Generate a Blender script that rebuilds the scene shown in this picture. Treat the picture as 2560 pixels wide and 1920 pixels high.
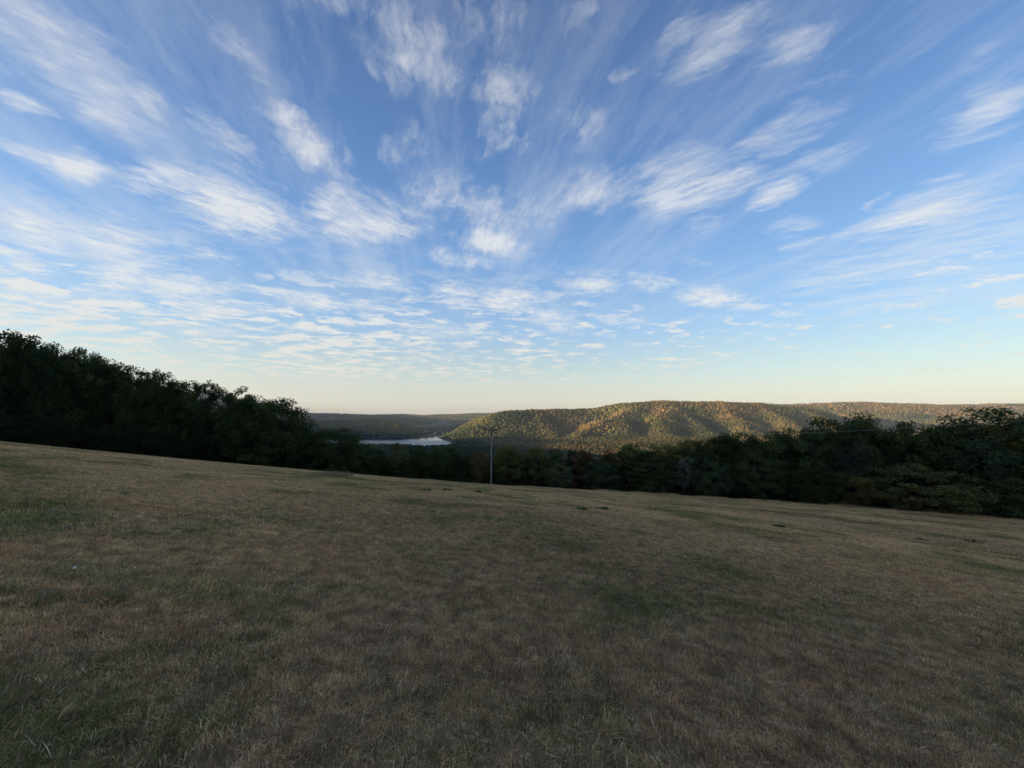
import bpy, math, random
import numpy as np
from mathutils import Vector, Matrix

# ------------------------------------------------------------------ clear
for o in list(bpy.data.objects):
    bpy.data.objects.remove(o, do_unlink=True)
scene = bpy.context.scene
COL = scene.collection
R = math.radians
rng = np.random.default_rng(7)
random.seed(7)

# ------------------------------------------------------------------ camera
EYE = 1.65
F = 962.5                       # focal length in pixels of the 2560 px photograph
PITCH = math.atan(75 / F)
cam = bpy.data.cameras.new('camera')
cam_o = bpy.data.objects.new('camera', cam)
COL.objects.link(cam_o)
cam.sensor_width = 36.0
cam.lens = 36.0 * F / 2560
cam.clip_start = 0.05
cam.clip_end = 60000
cam_o.location = (0, 0, EYE)
cam_o.rotation_euler = (R(90) + PITCH, 0, 0)
scene.camera = cam_o

def ray(px, py):
    a, b = (px - 1280) / F, (960 - py) / F
    return np.array([a, math.cos(PITCH) - b * math.sin(PITCH), math.sin(PITCH) + b * math.cos(PITCH)])

def at(px, py, depth):
    """world point seen at a photograph pixel, at a given distance along +Y"""
    d = ray(px, py)
    return np.array([0, 0, EYE]) + d * (depth / d[1])

def on_level(px, py, z):
    d = ray(px, py)
    t = (z - EYE) / d[2]
    return np.array([0, 0, EYE]) + d * t

# ------------------------------------------------------------------ world, sun, exposure
SUN_AZ = R(-104)                # from straight ahead, negative = to the left
SUN_EL = R(6.0)
scene.view_settings.view_transform = 'Standard'
scene.view_settings.look = 'None'
scene.view_settings.gamma = 1
scene.view_settings.use_curve_mapping = False
scene.view_settings.exposure = 1.5
scene.render.engine = 'CYCLES'
scene.cycles.use_denoising = True
scene.cycles.max_bounces = 5
scene.cycles.diffuse_bounces = 3
scene.cycles.transparent_max_bounces = 4
scene.cycles.volume_bounces = 0

class NT:
    """tiny helper to write node trees"""
    def __init__(self, tree):
        self.t = tree
        self.n = tree.nodes
        for x in list(self.n):
            self.n.remove(x)
    def new(self, kind, **kw):
        nd = self.n.new(kind)
        for k, v in kw.items():
            setattr(nd, k, v)
        return nd
    def put(self, sock, v):
        if isinstance(v, bpy.types.NodeSocket):
            self.t.links.new(v, sock)
        elif v is not None:
            sock.default_value = v
    def math(self, op, a, b=None, c=None, clamp=False):
        nd = self.new('ShaderNodeMath', operation=op, use_clamp=clamp)
        for i, v in enumerate((a, b, c)):
            if v is not None:
                self.put(nd.inputs[i], v)
        return nd.outputs[0]
    def vmath(self, op, a, b=None, scale=None):
        nd = self.new('ShaderNodeVectorMath', operation=op)
        self.put(nd.inputs[0], a)
        if b is not None:
            self.put(nd.inputs[1], b)
        if scale is not None:
            self.put(nd.inputs['Scale'], scale)
        return nd.outputs['Value'] if op in ('LENGTH', 'DOT_PRODUCT', 'DISTANCE') else nd.outputs[0]
    def ramp(self, v, a, b, lo=0.0, hi=1.0, mode='SMOOTHSTEP'):
        nd = self.new('ShaderNodeMapRange', interpolation_type=mode)
        for i, x in enumerate((v, a, b, lo, hi)):
            self.put(nd.inputs[i], x)
        return nd.outputs[0]
    def noise(self, vec, scale, detail=4, rough=0.55, dist=0.0, dims='3D', lac=2.0):
        nd = self.new('ShaderNodeTexNoise', noise_dimensions=dims)
        self.put(nd.inputs['Vector'], vec)
        self.put(nd.inputs['Scale'], scale)
        self.put(nd.inputs['Detail'], detail)
        self.put(nd.inputs['Roughness'], rough)
        self.put(nd.inputs['Distortion'], dist)
        self.put(nd.inputs['Lacunarity'], lac)
        return nd.outputs['Fac'], nd.outputs['Color']
    def mix(self, f, a, b, blend='MIX'):
        nd = self.new('ShaderNodeMix', data_type='RGBA', blend_type=blend)
        self.put(nd.inputs[0], f)
        self.put(nd.inputs[6], a)
        self.put(nd.inputs[7], b)
        return nd.outputs[2]
    def mapping(self, vec, loc=(0, 0, 0), rot=(0, 0, 0), sc=(1, 1, 1), kind='TEXTURE'):
        nd = self.new('ShaderNodeMapping', vector_type=kind)
        self.put(nd.inputs[0], vec)
        nd.inputs[1].default_value = loc
        nd.inputs[2].default_value = rot
        nd.inputs[3].default_value = sc
        return nd.outputs[0]

def rgb(r, g, b):
    return (r, g, b, 1.0)

world = bpy.data.worlds.new('World')
scene.world = world
world.cycles.sampling_method = 'NONE'
world.use_nodes = True
SKY_K = 0.045                   # keeps the cloud plane finite towards the horizon

def sky_uv(px, py):
    d = ray(px, py)
    d = d / np.linalg.norm(d)
    return np.array([d[0], d[1]]) / (max(d[2], 0.0) + SKY_K)

SKY_MIX = 0.32
# clouds: (x0, y0, x1, y1, width, strength, streak family) read off the photograph (2212 px wide view),
# laid out as wisps on the cloud plane above the valley
CLOUDS = [
 (-60,60,330,200,170,.52,0),(-40,0,230,90,120,.48,0),(40,170,330,262,60,.55,0),(282,212,368,236,34,.62,0),(-20,200,62,252,40,.8,0),
 (36,325,150,352,34,.6,0),(130,345,268,402,52,.9,0),(265,348,420,420,62,.9,0),(330,378,640,508,92,1.0,0),(645,420,760,470,60,1.0,0),(690,440,875,528,84,.85,0),
 (-40,470,180,520,80,.85,0),(110,488,345,548,66,.9,0),(428,250,556,362,44,.6,0),(570,218,690,312,40,.75,1),(640,290,735,368,66,.85,1),(710,350,812,428,38,.5,1),
 (388,-10,592,192,44,.38,0),(590,0,900,20,90,.45,1),(800,10,1010,190,110,.72,1),(840,130,885,225,60,.5,1),(985,165,1150,235,100,.68,1),(1030,240,1120,340,90,.7,1),
 (900,0,1150,60,110,.45,1),(1180,0,1320,120,90,.34,1),(862,388,1000,462,88,.72,1),(990,425,1185,492,78,.66,1),(800,360,930,290,70,.42,1),
 (1006,486,1112,556,58,.9,1),(938,540,1052,584,36,.62,1),(1222,365,1330,455,92,.74,1),(1216,300,1292,236,60,.5,1),(1392,370,1560,440,112,.95,2),
 (1540,368,1830,212,56,.55,2),(1590,400,1885,318,34,.42,2),(1598,446,1718,410,34,.85,2),(1450,195,1690,36,74,.6,2),(1600,180,1800,42,46,.62,2),
 (1400,170,1545,16,44,.42,2),(1312,192,1350,142,30,.5,1),(1690,190,1910,118,56,.3,2),(2030,285,2240,215,72,.78,2),(2040,170,2230,80,52,.38,2),
 (1815,504,2230,410,58,.85,2),(1672,520,1790,492,54,.5,2),(1780,570,2260,500,110,.46,2),(1640,600,2260,568,84,.46,2),(1720,655,2260,640,70,.46,2),
 (1868,458,1918,408,14,.62,2),(1990,404,2050,368,40,.4,2),(1480,470,1560,500,30,.4,2),
 (172,582,330,612,50,.9,3),(280,600,490,646,50,.85,3),(-20,562,115,584,40,.72,3),(415,545,500,556,20,.8,3),(298,548,402,574,26,.5,3),(545,596,596,604,18,.6,3),
 (592,630,745,668,32,.9,3),(738,596,892,608,28,.8,3),(945,602,1012,645,42,.85,3),(1005,632,1165,668,44,.95,3),(360,640,525,694,46,.8,3),(170,620,330,652,30,.6,3),
 (20,608,175,664,42,.7,3),(1222,590,1332,632,46,.8,3),(1336,590,1455,632,36,.7,3),(1466,620,1604,662,40,.95,3),(1555,652,1665,668,20,.72,3),(1664,668,1730,684,18,.75,3),
 (1148,655,1245,722,46,.76,3),(1285,680,1385,702,24,.7,3),(845,690,1015,732,30,.7,3),(756,650,895,682,26,.62,3),(385,700,505,728,24,.72,3),
]

def build_sky():
    g = NT(world.node_tree)
    out = g.new('ShaderNodeOutputWorld')
    bg = g.new('ShaderNodeBackground')
    g.t.links.new(bg.outputs[0], out.inputs[0])
    sky = g.new('ShaderNodeTexSky', sky_type='NISHITA')
    sky.sun_disc = False
    sky.sun_elevation = SUN_EL
    sky.sun_rotation = SUN_AZ
    sky.altitude = 400
    sky.air_density = 1.0
    sky.dust_density = 1.0
    sky.ozone_density = 2.0
    d = g.new('ShaderNodeTexCoord').outputs['Generated']
    sp = g.new('ShaderNodeSeparateXYZ'); g.put(sp.inputs[0], d)
    z = g.math('MAXIMUM', sp.outputs[2], 0.0)
    # evening sky by height: cream at the horizon, pale cyan, blue
    cr = g.new('ShaderNodeValToRGB')
    E = 2 ** scene.view_settings.exposure
    stops = [(0.0, (.375, .355, .365)), (.055, (.385, .37, .37)), (.12, (.315, .36, .385)), (.21, (.195, .31, .49)), (.37, (.110, .235, .48)), (.566, (.056, .135, .345)), (.76, (.038, .082, .225)), (1.0, (.02, .05, .18))]
    el = cr.color_ramp.elements
    while len(el) < len(stops): el.new(0.5)
    for e, (p, c) in zip(el, stops):
        e.position = p; e.color = (*[v / E / 0.15 for v in c], 1)
    g.put(cr.inputs[0], z)
    base = g.vmath('ADD', cr.outputs[0], g.vmath('SCALE', sky.outputs[0], scale=SKY_MIX))
    # cloud plane
    inv = g.math('DIVIDE', 1.0, g.math('ADD', z, SKY_K))
    uv = g.vmath('MULTIPLY', g.vmath('SCALE', d, scale=inv), (1, 1, 0))
    def warp(v, sc, amt, det=2):
        c = g.noise(v, sc, det, .55)[1]
        return g.vmath('ADD', v, g.vmath('MULTIPLY', g.vmath('SUBTRACT', c, (.5, .5, .5)), (amt, amt, 0)))
    uw = warp(warp(uv, 2.6, .20), 9.0, .15, 5)          # ragged outlines for the placed clouds
    un = warp(warp(uv, 1.7, .12), 16.0, .045, 4)        # gently bent fibres inside them
    masks = {}
    uw_ = uw
    for i_, (x0, y0, x1, y1, w, s, fam) in enumerate(CLOUDS):
        k = 2560 / 2212
        a, b = sky_uv(x0 * k, y0 * k), sky_uv(x1 * k, y1 * k)
        # half width on the cloud plane: step across the streak in the view
        dx, dy = x1 - x0, y1 - y0; L = math.hypot(dx, dy)
        mx, my = (x0 + x1) / 2, (y0 + y1) / 2
        c1 = sky_uv((mx - dy / L * w / 2) * k, (my + dx / L * w / 2) * k); c0 = sky_uv(mx * k, my * k)
        ax = (b - a) / 2; lx = np.linalg.norm(ax); ux = ax / lx
        perp = np.array([-ux[1], ux[0]])
        hw = abs((c1 - c0) @ perp)
        c = (a + b) / 2
        m = g.mapping(uw_, (c[0], c[1], 0), (0, 0, math.atan2(ux[1], ux[0])), (lx * 1.55, hw * 2.3, 1.0))
        f = g.ramp(g.vmath('LENGTH', m), 1.0, 0.1, 0.0, s)
        masks[fam] = f if fam not in masks else g.math('MAXIMUM', masks[fam], f)
        if i_ % 4 == 3:          # evaluate in small batches: the shader's stack is short
            uw_ = g.vmath('ADD', uw, g.vmath('SCALE', (1, 1, 0), scale=g.math('MULTIPLY', masks[fam], 1e-7)))
    dens = None
    rots = {0: R(52), 1: R(100), 2: R(138), 3: R(20)}
    for fam, tot in masks.items():
        st = {0: 1.9, 1: 2.6, 2: 3.6, 3: 1.35}[fam]
        n, _ = g.noise(g.mapping(un, (0, 0, fam * 3.1), (0, 0, rots[fam]), (st, 1, 1)), (4.5, 5.0, 5.0, 6.0)[fam], 10, .68)
        n2, _ = g.noise(g.mapping(un, (4, 2, fam), (0, 0, rots[fam] + R(14)), (st * .9, 1, 1)), 17.0, 7, .70)
        nn = g.math('ADD', g.math('MULTIPLY', n, .62), g.math('MULTIPLY', n2, .38))
        k = g.math('MULTIPLY_ADD', g.math('SUBTRACT', nn, .5), 8.0, g.math('MULTIPLY', tot, 1.55))
        fib, _ = g.noise(g.mapping(un, (1, 5, fam), (0, 0, rots[fam] - R(8)), ((3.6, 4.6, 6, 2)[fam], 1, 1)), (19, 22, 24, 20)[fam], 6, .66)
        f = g.math('MULTIPLY', g.ramp(k, .10, 1.75, 0, 1, 'LINEAR'), g.ramp(tot, 0.02, .30))
        f = g.math('MULTIPLY', f, g.ramp(g.math('MULTIPLY_ADD', tot, .12, fib), .34, .66, .42, 1.0))
        f = g.math('MULTIPLY', f, g.math('MULTIPLY_ADD', tot, .5, .5))
        dens = f if dens is None else g.math('MAXIMUM', dens, f)
    # flakes of cloud nearer the horizon, thicker on the left
    n, _ = g.noise(g.mapping(uw, (0, 0, 7), (0, 0, R(12)), (1.2, 1, 1)), 4.0, 9, .64)
    n3, _ = g.noise(uv, .6, 3, .5)
    wz = g.math('MULTIPLY', g.ramp(z, .02, .085), g.ramp(z, .40, .20))
    side = g.ramp(sp.outputs[0], .60, -.45, -.025, .056)
    k = g.math('ADD', g.math('ADD', n, g.math('MULTIPLY', g.math('SUBTRACT', n3, .5), .30)), side)
    low = g.math('MULTIPLY', g.math('MULTIPLY', g.ramp(k, .505, .65), wz), .90)
    dens = g.math('MAXIMUM', dens, low)
    # thin veil of cirrus fibres
    v, _ = g.noise(g.mapping(un, (3, 1, 2), (0, 0, R(104)), (5.0, 1, 1)), 3.6, 10, .68)
    v2, _ = g.noise(uv, .9, 3, .5)
    veil = g.math('MULTIPLY', g.math('MULTIPLY', g.ramp(g.math('MULTIPLY_ADD', g.math('SUBTRACT', v2, .5), .35, v), .44, .82, 0, 1, 'LINEAR'), .46), g.ramp(z, .12, .42))
    dens = g.math('SUBTRACT', 1.0, g.math('MULTIPLY', g.math('SUBTRACT', 1.0, dens), g.math('SUBTRACT', 1.0, veil)))
    cc = g.new('ShaderNodeValToRGB')
    st = [(0.03, (.69, .65, .57)), (.10, (.82, .78, .69)), (.25, (.86, .86, .83)), (.45, (.79, .81, .84)), (.8, (.60, .64, .70))]
    el = cc.color_ramp.elements
    while len(el) < len(st): el.new(.5)
    for e, (p, c) in zip(el, st):
        e.position = p; e.color = (*[v / E / 0.15 for v in c], 1)
    g.put(cc.inputs[0], z)
    col = g.mix(g.math('MULTIPLY', dens, .92), base, cc.outputs[0])
    bg.inputs['Strength'].default_value = 0.15
    g.put(bg.inputs['Color'], col)

build_sky()

sun = bpy.data.lights.new('sun', 'SUN')
sun.energy = 5.0
sun.angle = R(0.5)
sun.color = (1.0, 0.72, 0.41)
sun_o = bpy.data.objects.new('sun', sun)
COL.objects.link(sun_o)
sdir = Vector((math.sin(SUN_AZ) * math.cos(SUN_EL), math.cos(SUN_AZ) * math.cos(SUN_EL), math.sin(SUN_EL)))
sun_o.rotation_euler = sdir.to_track_quat('Z', 'Y').to_euler()

# ------------------------------------------------------------------ helpers
def tag(o, label=None, cat=None, group=None, kind=None):
    if label: o['label'] = label
    if cat: o['category'] = cat
    if group: o['group'] = group
    if kind: o['kind'] = kind
    return o

def mesh_np(name, V, Fs, mat=None, smooth=False, attrs=None):
    """Fs: int array (n,3) or (n,4)"""
    me = bpy.data.meshes.new(name)
    V = np.asarray(V, np.float32); Fs = np.asarray(Fs, np.int32)
    k = Fs.shape[1]
    me.vertices.add(len(V)); me.vertices.foreach_set('co', V.ravel())
    me.loops.add(Fs.size); me.loops.foreach_set('vertex_index', Fs.ravel())
    me.polygons.add(len(Fs))
    me.polygons.foreach_set('loop_start', np.arange(0, Fs.size, k, dtype=np.int32))
    if smooth:
        me.polygons.foreach_set('use_smooth', np.ones(len(Fs), bool))
    me.update(calc_edges=True)
    for an, (dom, typ, val) in (attrs or {}).items():
        a = me.attributes.new(an, typ, dom)
        a.data.foreach_set('vector' if typ == 'FLOAT_VECTOR' else 'value', np.asarray(val, np.float32).ravel())
    if mat: me.materials.append(mat)
    return me

def link(name, me, parent=None, loc=None, coll=None):
    o = bpy.data.objects.new(name, me)
    (coll or COL).objects.link(o)
    if parent is not None: o.parent = parent
    if loc is not None: o.location = loc
    return o

class Geo:
    """collects tubes / boxes / quads as one mesh"""
    def __init__(self): self.V = []; self.F = []; self.n = 0
    def add(self, V, Fq):
        self.V.append(np.asarray(V, float)); self.F.append(np.asarray(Fq, int) + self.n); self.n += len(V)
    def tube(self, pts, radii, sides=6, caps=True):
        pts = np.asarray(pts, float); n = len(pts)
        rings = []
        for i in range(n):
            t = pts[min(i + 1, n - 1)] - pts[max(i - 1, 0)]
            t = t / (np.linalg.norm(t) + 1e-9)
            a = np.cross(t, [0, 0, 1.0] if abs(t[2]) < 0.9 else [1.0, 0, 0]); a /= np.linalg.norm(a)
            b = np.cross(t, a)
            an = np.arange(sides) * 2 * math.pi / sides
            rings.append(pts[i] + radii[i] * (np.cos(an)[:, None] * a + np.sin(an)[:, None] * b))
        V = np.concatenate(rings)
        Fq = [(i * sides + j, i * sides + (j + 1) % sides, (i + 1) * sides + (j + 1) % sides, (i + 1) * sides + j)
              for i in range(n - 1) for j in range(sides)]
        if caps:
            V = np.concatenate([V, pts[:1], pts[-1:]])
            c0, c1 = len(V) - 2, len(V) - 1
            for j in range(sides):
                Fq.append((j, c0, (j + 1) % sides, j)); Fq[-1] = (c0, (j + 1) % sides, j, j)
                k = (n - 1) * sides
                Fq.append((c1, k + j, k + (j + 1) % sides, k + (j + 1) % sides))
        self.add(V, Fq)
    def box(self, lo, hi):
        x0, y0, z0 = lo; x1, y1, z1 = hi
        V = [(x0, y0, z0), (x1, y0, z0), (x1, y1, z0), (x0, y1, z0), (x0, y0, z1), (x1, y0, z1), (x1, y1, z1), (x0, y1, z1)]
        self.add(V, [(3, 2, 1, 0), (4, 5, 6, 7), (0, 1, 5, 4), (1, 2, 6, 5), (2, 3, 7, 6), (3, 0, 4, 7)])
    def mesh(self, name, mat=None, smooth=False):
        V = np.concatenate(self.V)
        me = bpy.data.meshes.new(name)
        faces = []
        for Fq in self.F:
            for f in Fq:
                u = []
                for i in f:
                    i = int(i)
                    if i not in u: u.append(i)
                faces.append(u)
        me.from_pydata([tuple(v) for v in V], [], faces)
        if smooth: me.polygons.foreach_set('use_smooth', np.ones(len(me.polygons), bool))
        if mat: me.materials.append(mat)
        return me

def _hash(ix, iy, seed):
    h = (ix.astype(np.int64) * 374761393 + iy.astype(np.int64) * 668265263 + seed * 1442695041) & 0x7fffffff
    h = ((h ^ (h >> 13)) * 1274126177) & 0x7fffffff
    return ((h ^ (h >> 16)) & 0xffff) / 65535.0
def vnoise(x, y, seed=0):
    ix, iy = np.floor(x), np.floor(y)
    fx, fy = x - ix, y - iy
    fx = fx * fx * (3 - 2 * fx); fy = fy * fy * (3 - 2 * fy)
    a = _hash(ix, iy, seed); b = _hash(ix + 1, iy, seed); c = _hash(ix, iy + 1, seed); d = _hash(ix + 1, iy + 1, seed)
    return (a * (1 - fx) + b * fx) * (1 - fy) + (c * (1 - fx) + d * fx) * fy
def fbm(x, y, seed=0, octs=4):
    s = 0; a = 0.5; t = 0
    for k in range(octs):
        s = s + a * vnoise(x * 2 ** k, y * 2 ** k, seed + k * 17); t += a; a *= 0.5
    return s / t
def sstep(a, b, v):
    t = np.clip((v - a) / (b - a), 0, 1)
    return t * t * (3 - 2 * t)

# ------------------------------------------------------------------ terrain
LAKE_Z = -140.0
# far edge of the meadow: photograph pixel and distance ahead
EDGE = [(-420, 1060, 40), (0, 1113, 49), (280, 1135, 56), (560, 1160, 62), (700, 1180, 66), (850, 1188, 69), (1000, 1199, 72), (1228, 1208, 73),
        (1500, 1226, 72), (1870, 1251, 67), (2200, 1272, 62), (2560, 1298, 56), (2900, 1325, 49)]
EP = np.array([at(*e) for e in EDGE])
A = np.stack([EP[:, 0], EP[:, 1], EP[:, 0] ** 2, EP[:, 0] * EP[:, 1], EP[:, 1] ** 2], 1)
QC, *_ = np.linalg.lstsq(np.vstack([A, 0.15 * np.array([[0, 30, 0, 0, 900]])]), np.concatenate([EP[:, 2], [0.15 * -30 * 0.125]]), rcond=None)
def near_z(x, y):
    return QC[0] * x + QC[1] * y + QC[2] * x * x + QC[3] * x * y + QC[4] * y * y
EANG = np.arctan2(EP[:, 0], EP[:, 1]); ERAD = np.hypot(EP[:, 0], EP[:, 1])
_ra = np.concatenate([[-math.pi, -2.2, -1.35], EANG, [1.35, 2.2, math.pi]])
_rr = np.concatenate([[70, 64, 60], ERAD, [72, 70, 70]])
def edge_r(th): return np.interp(th, _ra, _rr)

# beyond the edge: slope of the hillside by direction, and how far it runs
_sa = np.radians([-180, -120, -90, -70, -53, -35, -15, 0, 25, 53, 90, 130, 180])
_ss = np.array([.10, .20, .23, .17, -.02, -.15, -.22, -.23, -.22, -.16, -.10, .05, .10])  # unseen left slopes made steeper, so the rise shades meadow and woods

LAKE = [(560, 1100), (700, 1096), (880, 1093), (1000, 1090.5), (1085, 1089), (1112, 1087.5), (1106, 1091), (1092, 1094.5), (1104, 1098), (1126, 1106), (1128, 1109),
        (1112, 1120), (1050, 1128), (930, 1128), (700, 1122), (500, 1112)]
LP = np.array([on_level(px, py, LAKE_Z)[:2] for px, py in LAKE])

def poly_sd(x, y, P):
    """signed distance to a polygon, negative inside"""
    d = np.full(x.shape, 1e18); ins = np.zeros(x.shape, bool)
    n = len(P)
    for i in range(n):
        a, b = P[i], P[(i + 1) % n]
        e = b - a
        wx, wy = x - a[0], y - a[1]
        t = np.clip((wx * e[0] + wy * e[1]) / (e @ e), 0, 1)
        d = np.minimum(d, (wx - e[0] * t) ** 2 + (wy - e[1] * t) ** 2)
        c = (a[1] > y) != (b[1] > y)
        with np.errstate(divide='ignore', invalid='ignore'):
            ins ^= c & (x < (b[0] - a[0]) * (y - a[1]) / (b[1] - a[1] + 1e-12) + a[0])
    d = np.sqrt(d)
    return np.where(ins, -d, d)

# ridges: (slope of flanks, rounding, [(px, py, depth), ...])
RIDGES = [
    # crest of the big sunlit hill
    (0.42, 60, [(1262, 1037, 2300), (1330, 1031, 2380), (1400, 1029, 2450), (1480, 1025, 2500), (1560, 1013, 2550), (1640, 1010, 2600), (1700, 1010, 2620), (1800, 1009, 2640), (1900, 1014, 2700), (2000, 1022, 2800)]),
    # its left shoulder falling to the lake
    (0.50, 40, [(1262, 1040, 2300), (1222, 1062, 2210), (1172, 1084, 2140)]),
    # first spur
    (0.55, 35, [(1335, 1033, 2380), (1350, 1054, 2200), (1376, 1084, 2010), (1398, 1112, 1860)]),
    (0.50, 45, [(1290, 1037, 2330), (1270, 1064, 2130), (1262, 1094, 1950)]),
    # second spur, in front
    (0.52, 35, [(1640, 1012, 2560), (1560, 1035, 2330), (1500, 1056, 2150), (1450, 1084, 1980), (1425, 1112, 1840)]),
    (0.50, 45, [(1660, 1014, 2560), (1650, 1044, 2250), (1660, 1079, 2020), (1690, 1109, 1820)]),
    (0.52, 30, [(1660, 1014, 2560), (1715, 1046, 2280), (1768, 1086, 2000), (1800, 1114, 1820)]),
    (0.50, 35, [(1560, 1035, 2330), (1552, 1074, 2050), (1560, 1109, 1830)]),
    # third spur
    (0.50, 40, [(1800, 1011, 2620), (1830, 1044, 2300), (1860, 1079, 2050), (1880, 1114, 1800)]),
    (0.50, 40, [(1880, 1014, 2680), (1940, 1044, 2350), (1990, 1084, 2050), (2000, 1114, 1800)]),
    (0.48, 40, [(1990, 1023, 2780), (2050, 1049, 2450), (2080, 1089, 2100)]),
    # plateau far right
    (0.22, 200, [(1850, 1010, 4300), (2050, 1012, 4200), (2160, 1009, 4100), (2260, 1012, 4000), (2340, 1017, 4000), (2460, 1014, 4200), (2700, 1012, 4400), (3100, 1012, 4800)]),
    (0.30, 60, [(2160, 1010, 4100), (2300, 1040, 3300), (2420, 1065, 2800)]),
    (0.30, 60, [(2460, 1014, 4200), (2640, 1040, 3400), (2800, 1070, 2900)]),
    # shaded spur in front of it
    (0.40, 30, [(2050, 1038, 3300), (2120, 1042, 3150), (2210, 1052, 3000), (2290, 1068, 2850)]),
    # low wooded foothill in front of the big hill
    (0.26, 50, [(1120, 1112, 1880), (1200, 1104, 1830), (1290, 1107, 1780), (1370, 1116, 1700)]),
    # far hills on the left
    (0.16, 250, [(300, 1036, 6400), (720, 1032, 6200), (800, 1035, 6000), (900, 1038, 5900), (1000, 1037, 5800), (1050, 1040, 5600), (1150, 1037, 5600), (1260, 1034, 5600), (1500, 1040, 5600)]),
    (0.22, 120, [(900, 1039, 5900), (960, 1052, 4900), (1020, 1064, 4200)]),
    (0.22, 120, [(1150, 1039, 5600), (1130, 1052, 4700), (1090, 1068, 4000), (1060, 1076, 3600)]),
    (0.22, 120, [(1260, 1036, 5600), (1225, 1050, 4700), (1180, 1066, 3900)]),
    # dark hill behind the far shore
    (0.50, 40, [(560, 1058, 2900), (700, 1052, 2850), (830, 1053, 2760), (900, 1052, 2720), (960, 1052, 2700), (1000, 1060, 2680), (1040, 1072, 2660), (1070, 1082, 2640)]),
    # added shoulder, unseen behind the left wood, to cast shade on the foothill
    (0.30, 80, [(-10, 1005, 420), (120, 1015, 700), (330, 1025, 1100), (450, 1018, 1500), (520, 1015, 1900), (560, 1030, 2200)]),
    # added high ground, also unseen behind that wood, to shade hills beyond the lake
    (0.40, 120, [(40, 950, 2300), (200, 970, 2700), (360, 975, 3200), (480, 988, 3800), (560, 998, 4600)]),
    (0.30, 150, [(300, 970, 4200), (480, 980, 5400), (590, 1000, 6000)]),
    # wooded promontory on the near shore
    (0.20, 60, [(880, 1112, 1450), (960, 1109, 1440), (1015, 1112, 1420), (1050, 1124, 1380)]),
]
RID = [(s, r, np.array([at(*p) for p in pts])) for s, r, pts in RIDGES]

def height(x, y):
    x = np.asarray(x, float); y = np.asarray(y, float)
    th = np.arctan2(x, y); r = np.hypot(x, y)
    re = edge_r(th)
    k = np.minimum(1.0, re / np.maximum(r, 1e-6))
    zi = near_z(x * k, y * k)
    ex = np.maximum(r - re, 0)
    s = np.interp(th, _sa, _ss)
    run = np.where(s > 0, 420 * (1 - np.exp(-ex / 420)), ex)
    zh = zi + s * (run - 6 * (1 - np.exp(-ex / 6)) * 0.3)
    zh = zh + 0.5 * ex / (ex + 12) * (vnoise(x * .04, y * .04, 3) - .5) * np.minimum(ex / 20, 3)
    # valley floor, lake basin and hills
    sd = poly_sd(x, y, LP)
    fl = LAKE_Z + np.clip(sd * 0.10, -6, 5) + 3.0 * (fbm(x / 140, y / 140, 5) - .5) * sstep(20, 150, sd) + 0.012 * np.clip(sd - 60, 0, 900)
    K = 9.0
    m = np.maximum(fl, -400.0)
    acc = np.exp((np.maximum(zh, -300) - m) / K * 0 )  # placeholder, replaced below
    zs = [fl, np.where(r > 60, zh, zh)]
    far = r > 250
    xf, yf = x[far], y[far]
    n1 = (fbm(xf / 260, yf / 260, 11, 4) - .5)
    n2 = (fbm(xf / 900, yf / 900, 23, 3) - .5)
    best = np.full(xf.shape, -1e9)
    wx = xf + 60 * n1; wy = yf + 60 * (fbm(xf / 240, yf / 240, 31, 3) - .5)
    tz = []
    for sl, rd, P in RID:
        h = np.full(xf.shape, -1e9)
        for a, b in zip(P[:-1], P[1:]):
            e = b[:2] - a[:2]
            t = np.clip(((wx - a[0]) * e[0] + (wy - a[1]) * e[1]) / (e @ e), 0, 1)
            d = np.hypot(wx - a[0] - e[0] * t, wy - a[1] - e[1] * t)
            h = np.maximum(h, a[2] + (b[2] - a[2]) * t - sl * (np.sqrt(d * d + rd * rd) - rd))
        tz.append(h)
    out = np.maximum(fl, -1e9)
    # smooth max of floor, home hill and ridges
    top = np.maximum(fl, zh)
    mx = top.copy()
    for h in tz: mx[far] = np.maximum(mx[far], h)
    sm = np.exp((fl - mx) / K) + np.exp((zh - mx) / K)
    for h in tz: sm[far] += np.exp((h - mx[far]) / K)
    z = mx + K * np.log(sm) * sstep(90, 250, r)
    z = np.where(r < 100, zh, z)
    up = sstep(3, 40, z - fl) * sstep(300, 900, r)
    nz = np.zeros_like(z)
    nz[far] = 16 * n1 + 14 * n2
    z = z + nz * up
    z = np.where(r > 1000, fl + (z - fl) * sstep(-10, 170, sd), z)
    inside = sstep(8, -8, sd)
    return np.where(sd < 25, z * (1 - inside) + np.minimum(z, fl) * inside, z)

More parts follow.
